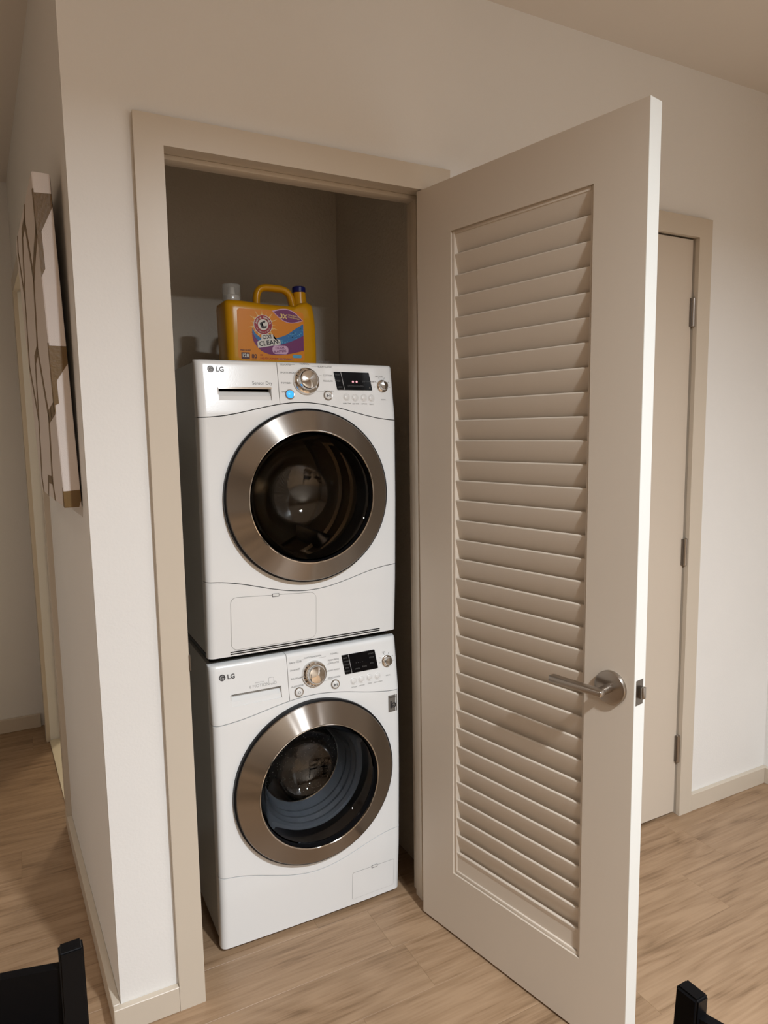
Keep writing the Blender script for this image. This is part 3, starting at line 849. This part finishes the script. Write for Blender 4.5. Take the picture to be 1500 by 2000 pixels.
    if not washer:
        for zz in (0.0105, 0.0045):
            a.plate('vent_slot', 0.062, 0.540, zz, zz + 0.0034, 0.0012, 0.0006, 'black', e, th=0.0)
    else:
        sx0, sx1, sz0, sz1 = 0.5555, 0.5880, 0.627, 0.682
        st = a.plate('warranty_sticker', sx0, sx1, sz0, sz1, 0.001, 0.0006, 'sticker', e, th=0.0)
        mpS = lambda x, z: a.on(x, z, 0.0020)
        text_obj('sticker_lettering', [('1', sx0 + 0.0015, sz0 + 0.013, 0.032, 'l', 0, True), ('O', sx0 + 0.0100, sz0 + 0.014, 0.023, 'l', 0, True), ('-', sx0 + 0.0142, sz0 + 0.0155, 0.022, 'l', 0, True), ('WARRANTY', sx0 + 0.0165, sz1 - 0.008, 0.0050, 'c')], 'text_dark', st, mpS)
    # feet
    for fx in (0.06, MW - 0.06):
        for fy in (0.08, 0.54):
            lathe_obj('foot', [(0.018, -0.0131 if washer else -0.006), (0.020, -0.0115 if washer else -0.005), (0.012, -0.006 if washer else -0.003), (0.012, 0.006)], 'black', e, 20, fx, fy, 'Z', True, True)

yw = 0.1273; xw = 0.2938
ws = App('washing_machine', xw, yw, 0.0131, 0.866, (0.6975, 0.7345, 0.696), (0.232, 0.166, 0.226), (0.304, 0.4635), 0.2535, 0.191,
         'white front-loading washing machine at the bottom of the stack', 'washing machine')
ws.dz = 0.779
ws.k = dict(knob=(0.310, 0.797), power=(0.258, 0.751), pause=(0.376, 0.753), kn2=(0.559, 0.793),
            b=[(0.438, 0.751), (0.465, 0.7515), (0.493, 0.753), (0.522, 0.752)], scr=(0.411, 0.526, 0.776, 0.8355, -0.008), logo=(0.035, 0.831))
ws.hatch = (0.424, 0.574, 0.020, 0.1135, 0.004, 0.502)
build_app(ws, True)
dy = App('clothes_dryer', xw, yw, 0.9009, 0.830, (0.675, 0.7155, 0.664), (0.222, 0.167, 0.216), (0.305, 0.4465), 0.2465, 0.190,
         'white condenser dryer stacked above, below the yellow detergent jug', 'dryer')
dy.dz = 0.7545
dy.k = dict(knob=(0.311, 0.776), power=(0.259, 0.738), pause=(0.376, 0.736), kn2=(0.558, 0.766),
            b=[(0.435, 0.732), (0.463, 0.731), (0.492, 0.731), (0.517, 0.730)], scr=(0.407, 0.523, 0.753, 0.806, -0.008), logo=(0.040, 0.804))
dy.hatch = (0.066, 0.322, 0.018, 0.1725, 0.018, 0.197)
build_app(dy, False)
# stacking bracket between the two
bm = bmesh.new(); box(bm, 0.012, MW - 0.012, 0.045, 0.58, 0.0, 0.0145, 0.002, 1)
tag(bm_obj('stacking_bracket', bm, 'black', None, (xw, yw, 0.0131 + 0.8665)), 'black stacking bracket in the gap between washer and dryer', 'bracket')

# ------------------------------------------------------------------ detergent jug
J = empty('detergent_jug', (0.585, 0.395, 1.7315))
tag(J, 'yellow detergent jug with carry handle on top of the dryer', 'jug')
jx, jy, jz = 0.585, 0.395, 1.7315
hd_ = 0.065
out = [(0.452, 0.0), (0.722, 0.0), (0.733, 0.010), (0.7335, 0.07), (0.732, 0.135), (0.7285, 0.175), (0.722, 0.204), (0.705, 0.212), (0.684, 0.208), (0.668, 0.1985), (0.64, 0.196), (0.56, 0.197), (0.52, 0.201), (0.48, 0.203), (0.452, 0.203), (0.441, 0.198), (0.4385, 0.185), (0.4405, 0.10), (0.443, 0.012)]
bm = bmesh.new()
pts = [(x - jx, z) for x, z in out]
levels = [(-1.0, 0.022), (-0.95, 0.010), (-0.85, 0.0035), (-0.70, 0.0), (0.70, 0.0), (0.85, 0.0035), (0.95, 0.010), (1.0, 0.022)]
def inset(pts, d):
    cxm, czm = 0.0, 0.10
    res = []
    for x, z in pts:
        res.append((x - math.copysign(min(d, abs(x) * 0.9), x), z + (d if z < 0.03 else (-d if z > 0.17 else 0))))
    return res
rings = []
for t, d in levels:
    rings.append([bm.verts.new((x, t * hd_, z)) for x, z in inset(pts, d)])
n = len(pts)
for A, B in zip(rings, rings[1:]):
    for i in range(n): bm.faces.new((A[i], A[(i + 1) % n], B[(i + 1) % n], B[i]))
bm.faces.new(rings[0]); bm.faces.new(rings[-1])
bm_obj('bottle_body', bm, 'jug', J, smooth=True, angle=50)
bm = bmesh.new()
pth = smoothpath([(0.5545 - jx, 0, 0.190), (0.5555 - jx, 0, 0.225), (0.564 - jx, 0, 0.247), (0.582 - jx, 0, 0.2555), (0.615 - jx, 0, 0.256), (0.645 - jx, 0, 0.2535), (0.664 - jx, 0, 0.240), (0.672 - jx, 0, 0.215), (0.676 - jx, 0, 0.19)], 5)
tube(bm, pth, 0.0115, 18, flat=1.25)
bm_obj('handle', bm, 'jug', J, smooth=True)
bm = bmesh.new()
tube(bm, [(0.702 - jx, 0, 0.15), (0.7005 - jx, 0, 0.20), (0.6985 - jx, 0, 0.253)], [0.029, 0.0235, 0.020], 28)
bm_obj('neck', bm, 'jug', J, smooth=True)
lathe_obj('cap', [(0.0195, 0.248), (0.0215, 0.250), (0.0215, 0.264), (0.019, 0.267), (0.0001, 0.2675)], 'navy', J, 32, 0.698 - jx, 0, 'Z')
ncap = empty('measuring_cap', (0.476 - jx, 0, 0)); ncap.parent = J
lathe_obj('spout', [(0.0245, 0.198), (0.0245, 0.222), (0.020, 0.223), (0.011, 0.226), (0.009, 0.246), (0.0001, 0.247)], 'capwhite', ncap, 32, 0, 0, 'Z')
lathe_obj('cup', [(0.0275, 0.205), (0.0275, 0.254), (0.0265, 0.2555), (0.0001, 0.2555), (0.0001, 0.2540), (0.0258, 0.2540), (0.0258, 0.205)], 'clear', ncap, 32, 0, 0, 'Z')
# label decals, flat print on the front
yF = -hd_
def decal(name, pts, m, lv, parent=None):
    bm = bmesh.new(); vs = [bm.verts.new((x - jx, yF - 0.0004 - 0.00025 * lv, z)) for x, z in pts]
    f = bm.faces.new(vs); bmesh.ops.triangulate(bm, faces=[f])
    return bm_obj(name, bm, m, parent or lab)
def arc(cx, cz, r, a0, a1, n=24):
    return [(cx + r * math.cos(a0 + (a1 - a0) * k / n), cz + r * math.sin(a0 + (a1 - a0) * k / n)) for k in range(n + 1)]
lab = None
def rrect(x0, x1, z0, z1, r):
    P = []
    for (cx, cz, a0) in ((x1 - r, z1 - r, 0), (x0 + r, z1 - r, PI / 2), (x0 + r, z0 + r, PI), (x1 - r, z0 + r, 1.5 * PI)):
        P += arc(cx, cz, r, a0, a0 + PI / 2, 6)
    return P
lab = J
lab = decal('label', rrect(0.472, 0.686, 0.024, 0.176, 0.010), 'lab_orange', 0, J)
sx, sz = 0.5525, 0.131
bm = bmesh.new(); yy = yF - 0.0004 - 0.0003
for k in range(22):
    a0 = 2 * PI * k / 22 + 0.1 * (k % 3); wdt = 0.035 + 0.02 * (k % 2); rr = 0.052 if k % 2 else 0.042
    P = [(sx + 0.02 * math.cos(a0 - wdt * 2), sz + 0.02 * math.sin(a0 - wdt * 2)), (sx + rr * math.cos(a0), min(0.175, sz + rr * math.sin(a0))), (sx + 0.02 * math.cos(a0 + wdt * 2), sz + 0.02 * math.sin(a0 + wdt * 2))]
    bm.faces.new([bm.verts.new((x - jx, yy, z)) for x, z in P])
tag(bm_obj('sunburst', bm, 'lab_cream', lab), kind='stuff')
# wave bands
up = smoothpath([(0.519, 0, 0.121), (0.528, 0, 0.104), (0.548, 0, 0.090), (0.580, 0, 0.089), (0.625, 0, 0.103), (0.655, 0, 0.122), (0.684, 0, 0.140)], 5)
md = smoothpath([(0.5175, 0, 0.110), (0.530, 0, 0.088), (0.555, 0, 0.072), (0.590, 0, 0.070), (0.630, 0, 0.080), (0.660, 0, 0.092), (0.684, 0, 0.104)], 5)
lo = smoothpath([(0.517, 0, 0.105), (0.522, 0, 0.078), (0.545, 0, 0.052), (0.580, 0, 0.041), (0.620, 0, 0.043), (0.655, 0, 0.050), (0.684, 0, 0.058)], 5)
def band(name, A, B, m, lv):
    bm = bmesh.new(); y_ = yF - 0.0004 - 0.00025 * lv
    a = [bm.verts.new((p.x - jx, y_, p.z)) for p in A]; b = [bm.verts.new((p.x - jx, y_, p.z)) for p in B]
    for i in range(len(a) - 1): bm.faces.new((a[i], a[i + 1], b[i + 1], b[i]))
    bm_obj(name, bm, m, lab)
band('blue_wave', up, md, 'lab_blue', 2)
band('purple_wave', md, lo, 'lab_purple', 2)
bm = bmesh.new()
for k in range(46):
    t = random.uniform(0.3, 0.98); i = int(t * (len(up) - 1)); s_ = random.uniform(0.15, 0.9)
    p = up[i] * (1 - s_) + md[i] * s_; r = random.uniform(0.0012, 0.0026)
    bm.faces.new([bm.verts.new((x - jx, yF - 0.0013, z)) for x, z in arc(p.x, p.z, r, 0, 2 * PI * 5 / 6, 5)])
tag(bm_obj('bubbles', bm, 'lab_lblue', lab), kind='stuff')
decal('roundel_edge', arc(sx, sz, 0.0300, 0, 2 * PI * 47 / 48, 47), 'lab_white', 3)
decal('roundel', arc(sx, sz, 0.0282, 0, 2 * PI * 47 / 48, 47), 'lab_red', 4)
decal('roundel_centre', arc(sx, sz, 0.0165, 0, 2 * PI * 47 / 48, 47), 'lab_white', 5)
its = []
word = 'ARM & HAMMER'
for i, ch in enumerate(word):
    if ch == ' ': continue
    a0 = math.radians(168 - 156 * i / (len(word) - 1))
    its.append((ch, sx + 0.0192 * math.cos(a0), sz + 0.0192 * math.sin(a0), 0.0086, 'c', a0 - PI / 2, True))
for i, ch in enumerate('THE STANDARD OF PURITY'):
    if ch == ' ': continue
    a0 = math.radians(205 + 130 * i / 21)
    its.append((ch, sx + 0.0245 * math.cos(a0), sz + 0.0245 * math.sin(a0), 0.0046, 'c', a0 + PI / 2))
text_obj('roundel_lettering', its, 'lab_white', lab, lambda x, z: (x - jx, yF - 0.0019, z))
# flexed arm holding a hammer
decal('arm_emblem', [(sx + dx_, sz + dz_) for dx_, dz_ in [(-0.010, -0.001), (-0.0105, 0.005), (-0.006, 0.0075), (-0.0015, 0.006), (-0.001, 0.0035), (-0.005, 0.0015), (-0.0045, -0.003), (0.000, -0.0055), (0.006, -0.004), (0.0115, -0.002), (0.0105, -0.0085), (0.003, -0.0115), (-0.005, -0.0105)]], 'text_dark', 6)
decal('hammer_emblem', [(sx + dx_, sz + dz_) for dx_, dz_ in [(-0.008, 0.006), (-0.004, 0.0075), (0.002, 0.0115), (0.006, 0.0125), (0.0075, 0.009), (0.0045, 0.0045), (0.0015, 0.0055), (-0.001, 0.0065), (-0.006, 0.0035)]], 'text_dark', 6)
# leaf badge
def leaf(x0, z0, x1, z1, b):
    P = []
    d = Vector((x1 - x0, z1 - z0)); nn = Vector((-d.y, d.x)).normalized()
    for k in range(13):
        t = k / 12; p = Vector((x0, z0)) + d * t + nn * (b * math.sin(PI * t)); P.append((p.x, p.y))
    for k in range(1, 12):
        t = 1 - k / 12; p = Vector((x0, z0)) + d * t - nn * (b * math.sin(PI * t)); P.append((p.x, p.y))
    return P
decal('leaf_badge_edge', leaf(0.583, 0.1745, 0.6845, 0.1495, 0.0205), 'lab_pink', 2)
decal('leaf_badge', leaf(0.5875, 0.1725, 0.681, 0.1505, 0.0182), 'lab_purple', 3)
text_obj('badge_lettering', [('3X', 0.6075, 0.1545, 0.0190, 'l', -0.08, True), ('CONCENTRATED', 0.6335, 0.1640, 0.0052, 'l', -0.15, True), ('STAIN FIGHTERS', 0.6335, 0.1575, 0.0052, 'l', -0.15, True)], 'lab_cream', lab, lambda x, z: (x - jx, yF - 0.0016, z))
decal('name_shadow', [(0.534, 0.060), (0.608, 0.074), (0.606, 0.088), (0.585, 0.092), (0.583, 0.103), (0.546, 0.101), (0.545, 0.086), (0.532, 0.079)], 'lab_white', 4)
text_obj('product_lettering', [('OXI', 0.5495, 0.0875, 0.0165, 'l', 0.12, True), ('CLEAN', 0.5385, 0.0655, 0.0200, 'l', 0.16, True)], 'text_dark', lab, lambda x, z: (x - jx, yF - 0.0018, z))
decal('scent_badge', rrect(0.580, 0.632, 0.044, 0.070, 0.011), 'lab_pink', 4)
text_obj('scent_lettering', [('ODOR', 0.590, 0.0585, 0.0098, 'l', 0.1, True), ('BLASTERS', 0.584, 0.0475, 0.0095, 'l', 0.1, True)], 'lab_purple', lab, lambda x, z: (x - jx, yF - 0.0018, z))
decal('size_box', rrect(0.481, 0.507, 0.026, 0.0455, 0.001), 'lab_dark', 1)
text_obj('size_lettering', [('128', 0.4825, 0.0315, 0.0145, 'l', 0, True)], 'lab_white', lab, lambda x, z: (x - jx, yF - 0.0011, z))
text_obj('loads_lettering', [('80', 0.513, 0.0295, 0.0170, 'l', 0, True), ('LOADS', 0.5135, 0.0255, 0.0045), ('FRESH SCENT', 0.4775, 0.0505, 0.0055, 'l', 0, True)], 'lab_dark', lab, lambda x, z: (x - jx, yF - 0.0011, z))
text_obj('detergent_lettering', [('LIQUID LAUNDRY DETERGENT', 0.540, 0.0270, 0.0075, 'l', 0, True), ('HE', 0.540, 0.0370, 0.0070, 'l', 0, True)], 'lab_text_red', lab, lambda x, z: (x - jx, yF - 0.0011, z))
decal('blue_badge', rrect(0.646, 0.676, 0.034, 0.044, 0.0045), 'lab_lblue', 2)

# ------------------------------------------------------------------ canvas on the hall wall
# local frame: x out of the wall (negative = into the hall), y along the wall
CV = empty('canvas_painting', (0, 0, 0), HROT)
tag(CV, 'off-white geometric canvas with bronze zigzag lines on the hall wall', 'painting')
y0c, y1c, zb, ztp = 0.100, 0.800, 1.355, 2.143
dep = 0.0385
def lean(z): return -0.0025 - 0.0225 * (z - zb) / (ztp - zb)      # back edge leans off the wall towards the top
def cpt(y, z, d): return (lean(z) - d, y, z)
bm = bmesh.new()
V = [bm.verts.new(cpt(y, z, d)) for y in (y0c, y1c) for z in (zb, ztp) for d in (0, dep)]
for f in ((0, 1, 3, 2), (4, 6, 7, 5), (0, 4, 5, 1), (2, 3, 7, 6), (1, 5, 7, 3), (0, 2, 6, 4)): bm.faces.new([V[i] for i in f])
bmesh.ops.bevel(bm, geom=list(bm.edges), offset=0.0015, segments=2, affect='EDGES')
bm_obj('canvas', bm, 'canvas', CV, smooth=True)
# raised bronze strips on the face
def stripe(pts, wd, d=0.0008):
    bm = bmesh.new()
    for (ya, za), (yb, zb_) in zip(pts, pts[1:]):
        dvec = Vector((yb - ya, zb_ - za)); nn = Vector((-dvec.y, dvec.x)).normalized() * wd / 2; ex = dvec.normalized() * wd * 0.3
        q = [Vector((ya, za)) - ex + nn, Vector((yb, zb_)) + ex + nn, Vector((yb, zb_)) + ex - nn, Vector((ya, za)) - ex - nn]
        q = [Vector((min(max(p.x, y0c + 0.0003), y1c - 0.0003), min(max(p.y, zb + 0.0003), ztp - 0.0003))) for p in q]
        A = [bm.verts.new(cpt(p.x, p.y, dep + d)) for p in q]; B = [bm.verts.new(cpt(p.x, p.y, dep - 0.001)) for p in q]
        bm.faces.new(A)
        for i in range(4): bm.faces.new((A[i], A[(i + 1) % 4], B[(i + 1) % 4], B[i]))
    return bm_obj('bronze_stripe', bm, 'gold', CV)
stripe([(0.106, 2.097), (0.112, 2.01), (0.20, 1.985), (0.305, 1.945)], 0.032)
stripe([(0.365, 2.142), (0.40, 2.106), (0.305, 1.945), (0.405, 1.770), (0.275, 1.582), (0.36, 1.410), (0.34, 1.357)], 0.030)
stripe([(0.40, 2.106), (0.51, 2.104), (0.655, 1.947)], 0.028)
stripe([(0.70, 2.142), (0.735, 2.10), (0.655, 1.947), (0.755, 1.754), (0.610, 1.580), (0.72, 1.400), (0.70, 1.357)], 0.028)
stripe([(0.405, 1.770), (0.515, 1.753), (0.610, 1.580)], 0.028)
stripe([(0.102, 1.745), (0.112, 1.600), (0.20, 1.590), (0.275, 1.582)], 0.032)
stripe([(0.102, 1.392), (0.115, 1.36)], 0.028)
stripe([(0.36, 1.410), (0.48, 1.408), (0.53, 1.357)], 0.023)
# bronze patches wrapping on to the near side
def patch(pts):
    bm = bmesh.new()
    A = [bm.verts.new((lean(z) - d, y0c - 0.0006, z)) for d, z in pts]; B = [bm.verts.new((lean(z) - d, y0c + 0.001, z)) for d, z in pts]
    n = len(A); bm.faces.new(A)
    for i in range(n): bm.faces.new((A[i], A[(i + 1) % n], B[(i + 1) % n], B[i]))
    return bm_obj('bronze_patch', bm, 'gold', CV)
DE = dep + 0.0004
patch([(DE, 2.096), (0.0003, 2.098), (0.0003, 2.069), (0.0290, 2.010), (0.0290, 1.925), (DE, 1.905)])
patch([(DE, 1.747), (0.0003, 1.747), (0.0003, 1.706), (0.0285, 1.664), (0.0285, 1.610), (DE, 1.605)])
patch([(DE, 1.396), (0.0003, 1.398), (0.0003, 1.372), (0.006, 1.3555), (DE, 1.3555)])
bm = bmesh.new()
for (ya, yb, za, zc_) in ((y0c + 0.004, y0c + 0.022, zb + 0.004, ztp - 0.004), (y1c - 0.022, y1c - 0.004, zb + 0.004, ztp - 0.004), (y0c + 0.004, y1c - 0.004, ztp - 0.022, ztp - 0.004)):
    A = [bm.verts.new((lean(z) + 0.0012 if z > 1.4 else lean(z), y_, z)) for y_, z in ((ya, za), (yb, za), (yb, zc_), (ya, zc_))]
    bm.faces.new(A)
bm_obj('back_frame', bm, 'darkback', CV)

# ------------------------------------------------------------------ chairs
def chair(name, loc, rz, label):
    c = empty(name, loc, rz); tag(c, label, 'chair', 'black dining chairs')
    hw2 = 0.185; top = 0.86
    for sx_ in (-1, 1):
        bm = bmesh.new()
        secs = [(0.0, 0.035), (0.20, 0.0), (0.45, -0.022), (0.62, -0.016), (top, 0.0)]
        rows = []
        for z, yo in secs:
            rows.append([bm.verts.new((sx_ * hw2 + a * 0.0150, yo + b * 0.0110, z)) for a, b in ((-1, -1), (1, -1), (1, 1), (-1, 1))])
        for A, B in zip(rows, rows[1:]):
            for i in range(4): bm.faces.new((A[i], A[(i + 1) % 4], B[(i + 1) % 4], B[i]))
        bm.faces.new(rows[0]); bm.faces.new(rows[-1])
        es = [e for e in bm.edges if abs((e.verts[0].co - e.verts[1].co).normalized().z) > 0.9 or min(e.verts[0].co.z, e.verts[1].co.z) > top - 0.001]
        bmesh.ops.bevel(bm, geom=es, offset=0.0030, segments=3, affect='EDGES')
        bm_obj('back_post', bm, 'chair', c, smooth=True)
    def rail(z0, z1, bow, th, off):
        bm = bmesh.new(); R0 = []; n = 16
        for k in range(n + 1):
            t = k / n; x = -hw2 + 0.012 + (2 * hw2 - 0.024) * t; yb = bow * math.sin(PI * t) + off
            R0.append([bm.verts.new((x, yb + a * th / 2, z)) for a, z in ((-1, z0), (1, z0), (1, z1), (-1, z1))])
        for A, B in zip(R0, R0[1:]):
            for i in range(4): bm.faces.new((A[i], A[(i + 1) % 4], B[(i + 1) % 4], B[i]))
        bm.faces.new(R0[0]); bm.faces.new(R0[-1])
        es = [e for e in bm.edges if e.calc_face_angle(0) > 1.0 and abs((e.verts[0].co - e.verts[1].co).normalized().x) > 0.7]
        bmesh.ops.bevel(bm, geom=es, offset=0.002, segments=2, affect='EDGES')
        return bm_obj('back_rail', bm, 'chair', c, smooth=True)
    rail(0.752, 0.836, 0.030, 0.014, 0.0)
    rail(0.640, 0.680, 0.026, 0.014, -0.012)
    rail(0.540, 0.575, 0.022, 0.014, -0.018)
    box_obj('seat', -0.21, 0.21, -0.42, -0.012, 0.432, 0.452, 'chair', c, 0.006, 3)
    for sx_ in (-1, 1):
        box_obj('front_leg', sx_ * 0.185 - 0.016, sx_ * 0.185 + 0.016, -0.405, -0.373, 0.0, 0.433, 'chair', c, 0.003, 2)
        box_obj('side_stretcher', sx_ * 0.185 - 0.008, sx_ * 0.185 + 0.008, -0.375, 0.0, 0.20, 0.235, 'chair', c, 0.002, 1)
        box_obj('apron', sx_ * 0.185 - 0.008, sx_ * 0.185 + 0.008, -0.375, -0.03, 0.385, 0.433, 'chair', c, 0.002, 1)
    box_obj('apron', -0.17, 0.17, -0.397, -0.381, 0.385, 0.433, 'chair', c, 0.002, 1)
    return c
chair('dining_chair', (-0.1185 - 0.185, -0.826, 0), 0.02, 'black wooden chair at the lower left, in front of the hall')
chair('dining_chair', (0.5425, -1.2645 - 0.185, 0), -PI / 2 + 0.03, 'black wooden chair at the lower right, beside the open door')

# ------------------------------------------------------------------ lamps built in the ceiling
for i, (lx, ly, wt, sp, colr, rad) in enumerate(LAMPS):
    ld = bpy.data.lights.new('downlight_lamp', 'AREA'); ld.shape = 'DISK'; ld.size = rad * 2
    ld.energy = wt; ld.color = colr; ld.spread = math.radians(sp)
    lo_ = bpy.data.objects.new('downlight_lamp', ld); COL.objects.link(lo_)
    lo_.location = (lx, ly, CEIL - 0.004)
    t = empty('ceiling_downlight', (lx, ly, CEIL)); 
    tag(t, ['recessed ceiling downlight nearest the open door', 'recessed ceiling downlight at the left of the room', 'recessed ceiling downlight behind the camera',
            'recessed ceiling downlight near the right wall', 'recessed ceiling downlight in the hall'][i], 'ceiling light', 'recessed downlights')
    lathe_obj('trim_ring', [(rad + 0.018, 0.0), (rad + 0.016, -0.004), (rad + 0.002, -0.005), (rad + 0.001, -0.001)], 'plastic', t, 48, 0, 0, 'Z')
bl = bpy.data.lights.new('bathroom_lamp', 'AREA'); bl.shape = 'DISK'; bl.size = 0.25; bl.energy = 16; bl.color = (1.0, 0.86, 0.66)
bo = bpy.data.objects.new('bathroom_lamp', bl); COL.objects.link(bo); bo.location = (0.55, 2.7, 2.6)
